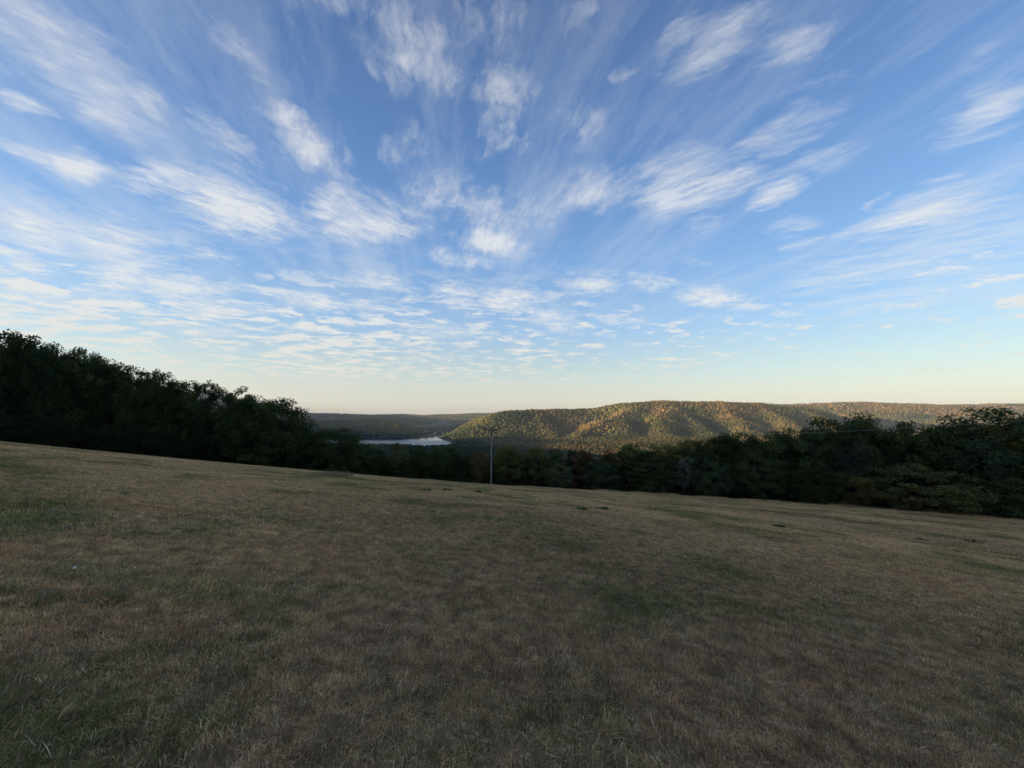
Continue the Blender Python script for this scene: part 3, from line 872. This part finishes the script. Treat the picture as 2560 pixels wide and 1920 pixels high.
# (kind, shape, px of centre, py of top, width in px, extra distance behind the meadow's edge, tint, label, name)
TREES = [
 # wood on the left
 ('tall', 0, 40, 838, 92, 9, DARK, 'tallest tree of the left wood, with a ragged dark top at its left end', None),
 ('tall', 1, 104, 862, 74, 8, DARK, 'dark tree just right of the tallest tree at the left end of the wood', None),
 ('broad', 0, 155, 874, 84, 7, DEEP, 'dark tree with a small pointed top, third along the left wood from its high end', None),
 ('broad', 1, 212, 880, 84, 7, GREEN, 'faintly green topped tree, fourth along the left wood from its high end', None),
 ('tall', 2, 262, 900, 76, 7, DARK, 'dark tree where the left treeline begins to drop evenly, fifth from its high end', None),
 ('airy', 0, 318, 915, 80, 8, DARK, 'gappy dark tree with sky showing through its upper branches midway down the left treeline', None),
 ('broad', 2, 372, 930, 84, 6, GREEN, 'rounded dark tree just right of the gappy tree midway down the left treeline', None),
 ('tall', 3, 420, 938, 70, 7, DARK, 'dark rounded tree before the notch in the lower left treeline', None),
 ('broad', 3, 462, 958, 70, 6, GREEN, 'dull green tree beside the notch in the lower left treeline', None),
 ('airy', 1, 508, 958, 66, 9, DEEP, 'slender open tree with a knobbly top, left one of the pair against the pale sky', None),
 ('airy', 2, 572, 960, 84, 9, DEEP, 'open spreading tree with flat topped branches, right one of the pair against the pale sky', None),
 ('broad', 4, 622, 990, 70, 5, DARK, 'dark tree squeezed between the open pair and the big round tree', None),
 ('bush', 3, 668, 997, 200, 1.5, GREEN, 'big round dark green tree standing out at the right end of the left wood', 'round_tree'),
 ('bush', 1, 842, 1074, 160, 1.5, DARK, 'lower rounded dark tree beside the tuft of tall dry grass', 'round_tree'),
 ('tall', 1, 782, 1082, 80, 6, GREEN, 'tree top showing between the two big rounded trees at the end of the left wood', None),
 # hedge of trees across the middle
 ('broad', 1, 942, 1120, 74, 3, DARK, 'dark tree right of the lower rounded tree, at the left end of the middle treeline', None),
 ('tall', 2, 1000, 1108, 58, 5, OLIVE, 'olive yellowish tree rising above its neighbours below the lake', None),
 ('broad', 2, 1046, 1116, 70, 4, DARK, 'dark tree directly right of the olive tree below the lake', None),
 ('broad', 0, 1100, 1114, 86, 4, GREEN, 'broad dull green tree below the right end of the lake', None),
 ('tall', 3, 1152, 1128, 62, 3, DARK, 'dark tree two places left of the utility pole', None),
 ('broad', 3, 1200, 1129, 66, 3, BROWN, 'brownish dark tree immediately left of the utility pole', None),
 ('broad', 4, 1272, 1117, 100, 3, OLIVE, 'wide olive topped tree immediately right of the utility pole', None),
 ('tall', 0, 1336, 1120, 70, 4, OLIVE, 'olive tree second to the right of the utility pole', None),
 ('broad', 1, 1384, 1124, 66, 3.5, GREEN, 'dull green tree left of the dark notch beside the reddish tree', None),
 ('bush', 2, 1394, 1160, 74, .8, PALE, 'small lighter green shrub tree at the meadow edge left of the reddish tree', None),
 ('tall', 2, 1428, 1126, 50, 5, DEEP, 'narrow dark tree at the left side of the reddish brown tree', None),
 ('broad', 2, 1462, 1127, 84, 3, RUST, 'reddish brown withered tree in the middle treeline', None),
 ('tall', 3, 1524, 1128, 80, 4, BROWN, 'brown tinged tree between the reddish tree and the dark green trees', None),
 ('bush', 1, 1500, 1158, 96, 1.0, BLUE, 'low bluish green tree in front of the brown tinged tree', None),
 ('tall', 1, 1574, 1112, 84, 4, GREEN, 'dark green tree standing behind the tree with layered branches', None),
 ('layered', 0, 1620, 1128, 124, 1.2, DARK, 'dark tree with flat layered branches at the meadow edge', None),
 ('broad', 0, 1640, 1110, 80, 5, OLIVE, 'dull olive tree top behind the pale birch to its left', None),
 ('broad', 3, 1720, 1100, 116, 6, OLIVE, 'wide olive crowned tree behind the pale birch', None),
 ('birch', 0, 1703, 1142, 44, .6, GREY, 'slim pale grey green birch standing out at the meadow edge', None),
 ('broad', 4, 1798, 1088, 126, 4, DARK, 'dark broad tree right of the pale birch with a bluish rounded crown below it', None),
 ('bush', 0, 1770, 1140, 110, 1.0, BLUE, 'rounded bluish dark shrub tree right of the pale birch at the meadow edge', None),
 ('broad', 1, 1866, 1084, 96, 5, GREEN, 'dark green tree midway between the birch and the big hump of trees', None),
 ('bush', 2, 1876, 1134, 116, 1.2, DARK, 'dark rounded tree low at the meadow edge in front of the dark green trees', None),
 ('broad', 2, 1950, 1076, 130, 4, GREEN, 'dull green tree just left of the hump of trees on the right', None),
 # wood on the right
 ('broad', 0, 2072, 1040, 136, 8, DARK, 'dark flat topped tree forming the first hump of the right wood', None),
 ('tall', 0, 2022, 1082, 80, 3, DARK, 'dark tree at the left foot of the first hump of the right wood', None),
 ('bare', 0, 2106, 1098, 90, 1.6, GREY, 'leafless grey tree with bare forked branches in front of the right wood', None),
 ('broad', 3, 2160, 1062, 96, 6, GREEN, 'dark green tree right of the first hump of the right wood', None),
 ('tall', 1, 2246, 1058, 92, 5, GREEN, 'dark tree with a leafy pointed top in the middle of the right wood', None),
 ('broad', 4, 2322, 1068, 104, 6, DARK, 'dark tree in the dip between the two humps of the right wood', None),
 ('tall', 2, 2390, 1052, 88, 7, DARK, 'dark tree rising towards the highest hump of the right wood', None),
 ('broad', 1, 2492, 1024, 150, 8, DARK, 'highest broad tree of the right wood with a bumpy dark top', None),
 ('tall', 3, 2566, 1036, 90, 6, DARK, 'dark tree cut by the right border beside the highest tree of the right wood', None),
 ('broad', 2, 2420, 1096, 130, 3, BLUE, 'bluish dark tree standing below the highest hump of the right wood', None),
 ('bush', 0, 2272, 1163, 190, .8, LIGHT, 'wide olive green bush at the meadow edge in front of the right wood', None),
 ('bush', 1, 2106, 1183, 96, .8, LIGHT, 'small olive bush left of the wide olive bush', None),
 ('bush', 2, 2396, 1203, 104, .8, LIGHT, 'low domed olive bush right of the wide olive bush', None),
 ('bush', 3, 2010, 1160, 110, 1.0, DARK, 'dark low shrub tree at the meadow edge left of the small olive bush', None),
 ('bush', 3, 2530, 1170, 130, 1.2, DARK, 'dark low shrub tree at the meadow edge by the right border', None),
]

def build_trees():
    for kind, k, px, top, wpx, back, tint, label, name in TREES:
        ang = math.atan2((px - 1280) / F, 1.0)
        rad = edge_r(ang) + back + .5
        x, y = rad * math.sin(ang), rad * math.cos(ang)
        zt = at(px, top, y)[2]
        z0 = float(height(np.array([x]), np.array([y]))[0])
        w = wpx / 2 / F * y / math.cos(ang) * .95
        f = rng.uniform(.85, 1.4)
        tint = tuple(v * f for v in tint)
        plant(kind, k, x, y, zt - z0 + .15, w, tint, label, name=name)
    # shrubs that close the foot of the left wood
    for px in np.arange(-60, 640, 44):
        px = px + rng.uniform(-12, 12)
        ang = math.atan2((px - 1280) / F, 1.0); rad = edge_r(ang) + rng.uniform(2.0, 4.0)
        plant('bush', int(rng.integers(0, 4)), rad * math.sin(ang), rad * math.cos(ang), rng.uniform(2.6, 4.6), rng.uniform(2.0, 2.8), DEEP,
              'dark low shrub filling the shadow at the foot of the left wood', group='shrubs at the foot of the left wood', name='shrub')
    # trees packed behind the front ones
    def top_at(px):
        return np.interp(px, [-300, 0, 40, 200, 300, 420, 500, 620, 700, 790, 850, 960, 1230, 1500, 1700, 1850, 1950, 2080, 2250, 2350, 2490, 2700],
                         [830, 850, 850, 890, 925, 955, 1000, 1020, 1030, 1085, 1090, 1132, 1136, 1136, 1120, 1100, 1090, 1062, 1075, 1082, 1045, 1060])
    groups = [(-380, 900, 'left wood', 'shadowy tree packed behind the front trees of the left wood', 'trees packed inside the left wood'),
              (900, 1990, 'middle', 'shadowy tree packed behind the front trees of the middle treeline', 'trees packed behind the middle treeline'),
              (1990, 2950, 'right wood', 'shadowy tree packed behind the front trees of the right wood', 'trees packed inside the right wood')]
    for p0, p1, _, label, grp in groups:
        for row, back in enumerate((6, 12, 19)):
            for px in np.arange(p0, p1, 62):
                px = px + rng.uniform(-22, 22)
                ang = math.atan2((px - 1280) / F, 1.0)
                rad = edge_r(ang) + back + rng.uniform(-2, 2)
                x, y = rad * math.sin(ang), rad * math.cos(ang)
                zt = at(px, top_at(px) + rng.uniform(6, 22), y)[2]
                z0 = float(height(np.array([x]), np.array([y]))[0])
                kind = ('broad', 'tall', 'broad')[row]
                plant(kind, int(rng.integers(0, 4)), x, y, max(zt - z0, 4), rng.uniform(2.2, 3.2), (DARK, GREEN, DEEP, OLIVE)[int(rng.choice(4, p=(.45, .25, .22, .08)))], label, group=grp)
build_trees()

# ------------------------------------------------------------------ grass of the meadow
def ground_hit(px, py):
    d = ray(px, py); o = np.array([0, 0, EYE])
    t = np.geomspace(.5, 200, 4000)
    P = o + d[None] * t[:, None]
    h = height(P[:, 0], P[:, 1])
    i = int(np.argmax(P[:, 2] < h))
    return np.array([P[i, 0], P[i, 1], h[i]])

def blades(r, n, size, wid, hmin, hmax, flat_share, bias=(0, 0)):
    """n grass blades over a square patch: vertices, triangles, shade per vertex"""
    x = r.uniform(-size / 2, size / 2, n); y = r.uniform(-size / 2, size / 2, n)
    # blades gather in tufts
    k = max(4, int(n / 14)); cx = r.uniform(-size / 2, size / 2, k); cy = r.uniform(-size / 2, size / 2, k)
    w = r.integers(0, k, n); pull = r.random(n) < .45
    s = r.normal(size=(n, 2)) * .018 * (size / .5) ** .5
    x = np.where(pull, cx[w] + s[:, 0], x); y = np.where(pull, cy[w] + s[:, 1], y)
    tdir = r.uniform(0, 6.28, k)
    az = np.where(pull, tdir[w] + r.normal(size=n) * .9, r.uniform(0, 6.28, n))
    h = hmin + (hmax - hmin) * r.beta(1.6, 2.6, n)
    flat = r.random(n) < flat_share
    lean = np.where(flat, r.uniform(1.2, 2.8, n), r.gamma(2.0, .20, n))
    hz = np.where(flat, r.uniform(.15, .45, n) * h, h)
    dx = np.cos(az) + bias[0]; dy = np.sin(az) + bias[1]
    L = lean * np.where(flat, hz * 1.6, h)
    b0 = np.stack([x, y, np.where(flat, r.uniform(0, .02, n), -.01)], 1)
    mid = b0 + np.stack([dx * L * .35, dy * L * .35, hz * .62], 1) + r.normal(size=(n, 3)) * np.array([.004, .004, .002]) * (size / .5) ** .5
    tip = b0 + np.stack([dx * L, dy * L, hz * np.where(flat, .7, 1.0)], 1)
    fa = r.uniform(0, 6.28, n)
    sd = np.stack([np.cos(fa), np.sin(fa), np.zeros(n)], 1) * (wid * r.uniform(.6, 1.4, n))[:, None] * .5
    V = np.stack([b0 - sd, b0 + sd, mid - sd * .8, mid + sd * .8, tip], 1).reshape(-1, 3)
    o = np.arange(n)[:, None] * 5
    Fq = np.concatenate([o + [0, 1, 3], o + [0, 3, 2], o + [2, 3, 4]])
    sh = r.random(n)
    sh = np.where(pull, np.clip(.65 * r.random(k)[w] + .35 * sh, 0, 1), sh)
    pa = np.where(pull, np.clip(r.random(k)[w] + r.normal(size=n) * .12, 0, 1), r.random(n))
    pb = np.where(pull, np.clip(r.random(k)[w] + r.normal(size=n) * .12, 0, 1), r.random(n))
    return V, Fq, np.repeat(sh, 5), np.repeat(pa, 5), np.repeat(pb, 5)

def build_grass():
    coll = bpy.data.collections.new('grass_shapes')
    spec = [(10, 3600, .5, .0032, .014, .075, .42), (6, 4800, 1.0, .006, .018, .075, .36), (4, 6000, 2.5, .015, .02, .075, .32)]
    first = []; tot = 0
    for zi, (nv, n, size, wid, h0, h1, fl) in enumerate(spec):
        first.append(tot)
        for k in range(nv):
            r = np.random.default_rng(900 + zi * 50 + k)
            a = r.uniform(0, 6.28)
            V, Fq, sh, pa, pb = blades(r, n, size * 1.42, wid, h0, h1, fl, (.5 * math.cos(a), .5 * math.sin(a)))
            o = bpy.data.objects.new('grass_patch_%02d' % tot, mesh_np('grass_patch', V, Fq, GRASS_MAT, attrs={'shade': ('POINT', 'FLOAT', sh), 'kind_a': ('POINT', 'FLOAT', pa), 'kind_b': ('POINT', 'FLOAT', pb)}))
            coll.objects.link(o); tot += 1
    pts = []; idx = []; scl = []; rot = []
    for zi, (r0, r1, size) in enumerate(((1.0, 8.5, .5), (8.0, 27, 1.0), (26, 90, 2.5))):
        g = np.arange(-r1, r1, size)
        X, Y = np.meshgrid(g, g[g > -size]); X = X.ravel(); Y = Y.ravel()
        X = X + rng.uniform(-.12, .12, X.size) * size; Y = Y + rng.uniform(-.12, .12, Y.size) * size
        rr = np.hypot(X, Y); th = np.arctan2(X, Y)
        m = (rr > r0) & (rr <= r1) & (np.abs(th) < R(60)) & (rr < edge_r(th) + 1.0)
        X, Y = X[m], Y[m]; n = len(X)
        Z = height(X, Y); e = .3
        gx = (height(X + e, Y) - height(X - e, Y)) / (2 * e); gy = (height(X, Y + e) - height(X, Y - e)) / (2 * e)
        nz = np.stack([-gx, -gy, np.ones(n)], 1); nz /= np.linalg.norm(nz, axis=1)[:, None]
        ya = rng.uniform(0, 6.28, n)
        hx = np.stack([np.cos(ya), np.sin(ya), np.zeros(n)], 1)
        ay = np.cross(nz, hx); ay /= np.linalg.norm(ay, axis=1)[:, None]; axx = np.cross(ay, nz)
        rot.append(np.stack([np.arctan2(ay[:, 2], nz[:, 2]), -np.arcsin(np.clip(axx[:, 2], -1, 1)), np.arctan2(axx[:, 1], axx[:, 0])], 1))
        hs = .62 + .85 * fbm(X / 1.1, Y / 1.1, 301, 3)
        hs = hs * np.where((edge_r(np.arctan2(X, Y)) - np.hypot(X, Y) < 2.2) & (rng.random(n) < .55), rng.uniform(1.5, 7, n), 1)
        scl.append(np.stack([np.ones(n), np.ones(n), hs], 1))
        pts.append(np.stack([X, Y, Z + .004], 1))
        idx.append(first[zi] + rng.integers(0, spec[zi][0], n))
    o = instancer('meadow_grass', np.concatenate(pts), np.concatenate(scl), np.concatenate(rot), np.concatenate(idx), coll)
    tag(o, kind='stuff')
build_grass()

# ------------------------------------------------------------------ small plants on the meadow
def simple(name, c, rough=.8):
    m, g, bs, out = material(name)
    pos = g.new('ShaderNodeNewGeometry').outputs['Position']
    n, _ = g.noise(pos, 25, 3, .6)
    g.put(bs.inputs['Base Color'], g.mix(n, rgb(*[v * .7 for v in c]), rgb(*[min(1, v * 1.3) for v in c])))
    bs.inputs['Roughness'].default_value = rough
    return m

def build_weeds():
    green = simple('weed_green', (.035, .055, .020)); dark = simple('weed_dark', (.030, .040, .018)); weedd = simple('weed_dull', (.055, .072, .030)); weed = simple('lush_grass', (.135, .150, .060)); dry = simple('dry_stalk', (.30, .235, .13))
    def tuft(name, px, py, wpx, hpx, mat, label, cat, n=60, wide=.02, lean=.5, sx=1.0):
        p = ground_hit(px, py)
        k = np.linalg.norm(p[:2]) / F
        w, h = wpx * k, hpx * k
        r = np.random.default_rng(int(px * 7 + py))
        V = []; Fq = []
        for i in range(n):
            a = r.uniform(0, 6.28); q = math.sqrt(r.random()) * w * .38
            b = np.array([q * math.cos(a) * sx, q * math.sin(a) * .8, -.02])
            hh = h * r.uniform(.45, 1.0) * (1 - .4 * q / (w * .4 + 1e-6))
            o = np.array([math.cos(a), math.sin(a), 0]) * hh * lean * r.uniform(.3, 1.4)
            fa = r.uniform(0, 6.28); s = np.array([math.cos(fa), math.sin(fa), 0]) * wide * r.uniform(.6, 1.3)
            m = b + o * .4 + [0, 0, hh * .65]; t = b + o + [0, 0, hh]
            j = len(V); V += [b - s * .4, b + s * .4, m - s, m + s, t]
            Fq += [(j, j + 1, j + 3), (j, j + 3, j + 2), (j + 2, j + 3, j + 4)]
        e = bpy.data.objects.new(name, None); COL.objects.link(e); e.location = p; e.empty_display_size = .1
        tag(e, label, cat)
        c = int(len(V) / 5 * .6) * 5
        link('leaf_clump', mesh_np('leaf_clump', np.array(V), np.array(Fq), mat), e)
        return e
    tuft('weed_tuft', 1065, 1227, 24, 9, weedd, 'dark weed tuft, left one of the pair on the far meadow before the pole', 'weed', 40, .045, .9)
    tuft('weed_tuft', 1117, 1227, 24, 9, weedd, 'dark weed tuft, right one of the pair on the far meadow before the pole', 'weed', 40, .045, .9)
    tuft('weed_tuft', 1195, 1231, 20, 7, dark, 'small dark weed tuft on the far meadow just left below the pole foot', 'weed', 60, .04)
    tuft('weed_tuft', 1505, 1274, 50, 8, weedd, 'green leafy weed clump on the straw coloured meadow below the reddish tree', 'weed', 70, .045, 1.0)
    tuft('weed_tuft', 1450, 1275, 44, 7, green, 'flat green weed patch just left of the green leafy weed clump', 'weed', 110, .04, 1.0)
    tuft('weed_tuft', 1628, 1276, 34, 5, dark, 'low dark weed streak on the meadow below the tree with layered branches', 'weed', 60, .04, 1.0)
    tuft('weed_tuft', 1948, 1318, 26, 8, dark, 'small dark weed tuft in the right half of the open meadow', 'weed', 60, .03, .9)
    tuft('weed_tuft', 2304, 1351, 22, 6, dark, 'small dark weed tuft near the right border, left of another', 'weed', 50, .025, .9)
    tuft('weed_tuft', 2436, 1357, 28, 6, dark, 'small dark weed tuft nearest to the right border of the meadow', 'weed', 60, .025, .9)
    tuft('weed_tuft', 1081, 1281, 16, 7, green, 'small green weed tuft in the middle of the meadow below the pair of dark tufts', 'weed', 50, .025)
    tuft('grass_tuft', 266, 1506, 74, 24, weed, 'dark green grass tuft in the shaded left foreground', 'grass tuft', 300, .003, .9)
    tuft('grass_tuft', 70, 1512, 100, 20, weed, 'wider green grass tuft near the left border of the foreground', 'grass tuft', 300, .003, .9)
    tuft('grass_tuft', 1270, 1476, 70, 16, weed, 'green grass tuft in the central foreground', 'grass tuft', 240, .003, .9)
    tuft('dry_grass_tuft', 826, 1190, 84, 15, dry, 'tall pale dry grass tuft at the meadow edge under the two big rounded trees', 'grass tuft', 420, .03, .25, 1.6)
    # white flower head in the left foreground
    p = ground_hit(183, 1452); k = np.linalg.norm(p[:2]) / F
    e = bpy.data.objects.new('white_flower', None); COL.objects.link(e); e.location = p; e.empty_display_size = .05
    tag(e, 'single white flower head on a short stem in the left foreground grass', 'flower')
    g = Geo(); hz = 18 * k
    g.tube([(0, 0, 0), (.004, 0, hz * .5), (0, .003, hz)], [.0022, .002, .0018], 6)
    link('stem', g.mesh('stem', simple('stem_green', (.06, .08, .03))), e)
    V0, F0 = ico(2); r = np.random.default_rng(3)
    wm = simple('petal_white', (.75, .75, .72))
    V = V0 * (1 + r.normal(size=(len(V0), 1)) * .12) * 2.2 * k * np.array([1, 1, .8]) + [0, 0, hz + 2 * k]
    link('blossom', mesh_np('blossom', V, F0, wm), e)
build_weeds()

# ------------------------------------------------------------------ utility pole and its cable
def build_pole():
    conc, g, bs, out = material('weathered_concrete')
    pos = g.new('ShaderNodeNewGeometry').outputs['Position']
    n, _ = g.noise(g.vmath('MULTIPLY', pos, (4, 4, .6)), 1.5, 5, .6)
    g.put(bs.inputs['Base Color'], g.mix(n, rgb(.16, .148, .128), rgb(.25, .232, .205)))
    steel = simple('dark_steel', (.035, .033, .032), .6); ceram = simple('pale_ceramic', (.55, .54, .52), .3)
    p = at(1228, 1208, 72.3); p[2] = float(height(p[:1], p[1:2])[0])
    top = at(1228, 1074, 72.3)[2] - p[2]
    e = bpy.data.objects.new('utility_pole', None); COL.objects.link(e); e.location = p
    tag(e, 'slim grey concrete utility pole with a short crossarm at the far edge of the meadow', 'utility pole')
    g = Geo(); cut = top - 1.35
    g.tube([(0, 0, -.5), (0, 0, 0), (0, 0, cut)], [.155, .15, .11], 16)
    link('post', g.mesh('post', conc, True), e)
    g = Geo(); g.tube([(0, 0, cut - .05), (0, 0, top + .02)], [.09, .085], 12)
    for z in (cut + .1, cut + .5): g.tube([(0, 0, z), (0, 0, z + .05)], [.125, .125], 12)
    link('mast_head', g.mesh('mast_head', steel, True), e)
    g = Geo(); g.box((-1.5, -.07, top - .11), (1.5, .07, top + .05))
    g.tube([(-.55, -.02, top - .05), (-.03, -.02, top - .55)], [.025, .025], 6); g.tube([(.55, -.02, top - .05), (.03, -.02, top - .55)], [.025, .025], 6)
    link('crossarm', g.mesh('crossarm', steel), e)
    tops = []
    for x in (-1.42, .06, 1.48):
        g = Geo(); z = top + .05
        for a, b, r0 in ((0, .06, .05), (.06, .09, .10), (.09, .13, .05), (.13, .16, .10), (.16, .22, .05)):
            g.tube([(x, 0, z + a), (x, 0, z + b)], [r0, r0], 10)
        ins = link('insulator', g.mesh('insulator', ceram, True), e)
        # dark arched bird guard over the insulator
        g = Geo()
        for s in (-1, 1):
            pts = [(x + .36 * math.cos(t), s * .05, z + .10 + .24 * math.sin(t)) for t in np.linspace(.05, math.pi - .05, 10)]
            g.tube(pts, [.065] * 10, 6)
        pts = [(x + .36 * math.cos(t), 0, z + .12 + .26 * math.sin(t)) for t in np.linspace(.35, math.pi - .35, 8)]
        g.tube(pts, [.075] * 8, 6)
        link('bird_guard', g.mesh('bird_guard', steel, True), ins)
        tops.append(p + np.array([x, 0, z + .22 - p[2] + p[2]]))
    cable = simple('cable_aluminium', (.42, .42, .42), .4)
    # the span leaves towards the right, sagging, and rises past the right border
    a = tops[2]
    def seg(px, py, y): return at(px, py, y)
    via = [a, at(1500, 1088, 66), at(1780, 1088, 60.5), at(2050, 1076.5, 55.5), at(2300, 1066, 51.2), at(2560, 1055, 47.2)]
    X = np.array([q[0] for q in via]); 
    cz = np.polyfit(X, [q[2] for q in via], 2); cy = np.polyfit(X, [q[1] for q in via], 1)
    xs = np.linspace(a[0], 95, 60)
    dz = a[2] - np.polyval(cz, a[0]); dy = a[1] - np.polyval(cy, a[0])
    P = [(x, np.polyval(cy, x) + dy * (1 - t), np.polyval(cz, x) + dz * (1 - t) ** 2) for x, t in zip(xs, np.linspace(0, 1, 60))]
    g = Geo(); g.tube(P, [.009] * 60, 5)
    tag(link('power_cable', g.mesh('power_cable', cable, True)), 'thin pale overhead cable sagging from the pole across the right wood', 'cable')
build_pole()

# ------------------------------------------------------------------ houses by the lake
def build_houses():
    white = simple('render_white', (.62, .60, .56)); roofm = simple('slate_roof', (.07, .065, .07)); glass = simple('dark_pane', (.03, .03, .035), .2)
    gw = Geo(); L, W, H, RH = 12, 9, 5.6, 4.2
    gw.box((-L / 2, -W / 2, -3), (L / 2, W / 2, H))
    gw.add([(-L / 2, -W / 2, H), (-L / 2, W / 2, H), (-L / 2, 0, H + RH * .94)], [(0, 2, 1, 1)])
    gw.add([(L / 2, -W / 2, H), (L / 2, W / 2, H), (L / 2, 0, H + RH * .94)], [(0, 1, 2, 2)])
    wall = gw.mesh('wall', white)
    gr = Geo()
    for s in (-1, 1):
        gr.add([(-L / 2 - .5, s * (W / 2 + .6), H - .5), (L / 2 + .5, s * (W / 2 + .6), H - .5), (L / 2 + .5, 0, H + RH), (-L / 2 - .5, 0, H + RH),
                (-L / 2 - .5, s * (W / 2 + .6), H - .8), (L / 2 + .5, s * (W / 2 + .6), H - .8), (L / 2 + .5, 0, H + RH - .3), (-L / 2 - .5, 0, H + RH - .3)],
               [(0, 1, 2, 3), (4, 7, 6, 5), (0, 4, 5, 1), (1, 5, 6, 2), (0, 3, 7, 4)])
    roof = gr.mesh('roof', roofm)
    gp = Geo()
    for s in (-1, 1):
        for x in (-3.8, 0, 3.8):
            for z in (1.2, 3.8):
                gp.box((x - .6, s * W / 2 - .04, z), (x + .6, s * W / 2 + .04, z + 1.3))
    win = gp.mesh('window_row', glass)
    def house(px, py, depth, yaw, sc, label, group=None):
        y_ = np.linspace(1300, 5000, 1500)
        ray_ = np.array([at(px, py, v) for v in y_]); gz = height(ray_[:, 0], ray_[:, 1])
        i = int(np.argmax(ray_[:, 2] < gz)) if depth is None else int(np.argmin(np.abs(y_ - depth)))
        q = ray_[i]
        e = bpy.data.objects.new('house', None); COL.objects.link(e)
        e.location = (q[0], q[1], float(height(q[:1], q[1:2])[0]) + 1.5); e.rotation_euler = (0, 0, yaw); e.scale = (sc, sc, sc)
        tag(e, label, 'house', group)
        link('wall', wall, e); link('roof', roof, e); link('window_row', win, e)
    r = np.random.default_rng(12)
    for px in (1066, 1073, 1080, 1086, 1091, 1097, 1103, 1108, 1114, 1119, 1125, 1131, 1090, 1102, 1112, 1122):
        house(px, r.uniform(1077, 1085.5), None, r.uniform(-.6, .6), r.uniform(1.0, 1.4), 'tiny pale house of the village at the far end of the lake', 'village houses at the far end of the lake')
    house(1032, 1083, 2740, .3, 1.4, 'lone pale house on the wooded far bank left of the village')
    for px, d in ((902, 1500), (929, 1480), (944, 1490), (958, 1470)):
        house(px, 1104, d, r.uniform(-.6, .6), .8, 'tiny pale house among trees on the near shore left of the lake', 'houses on the wooded near shore')
build_houses()

# ------------------------------------------------------------------ haze
def build_haze():
    m = bpy.data.materials.new('air'); m.use_nodes = True
    g = NT(m.node_tree)
    out = g.new('ShaderNodeOutputMaterial'); pv = g.new('ShaderNodeVolumePrincipled')
    pv.inputs['Color'].default_value = rgb(.60, .77, 1.0)
    pv.inputs['Density'].default_value = HAZE
    pv.inputs['Anisotropy'].default_value = 0.0
    g.t.links.new(pv.outputs[0], out.inputs['Volume'])
    b = Geo(); b.box((-9200, -9200, -160), (9200, 9200, 330))
    o = link('haze', b.mesh('haze', m)); tag(o, kind='stuff')
HAZE = 2.9e-5
build_haze()
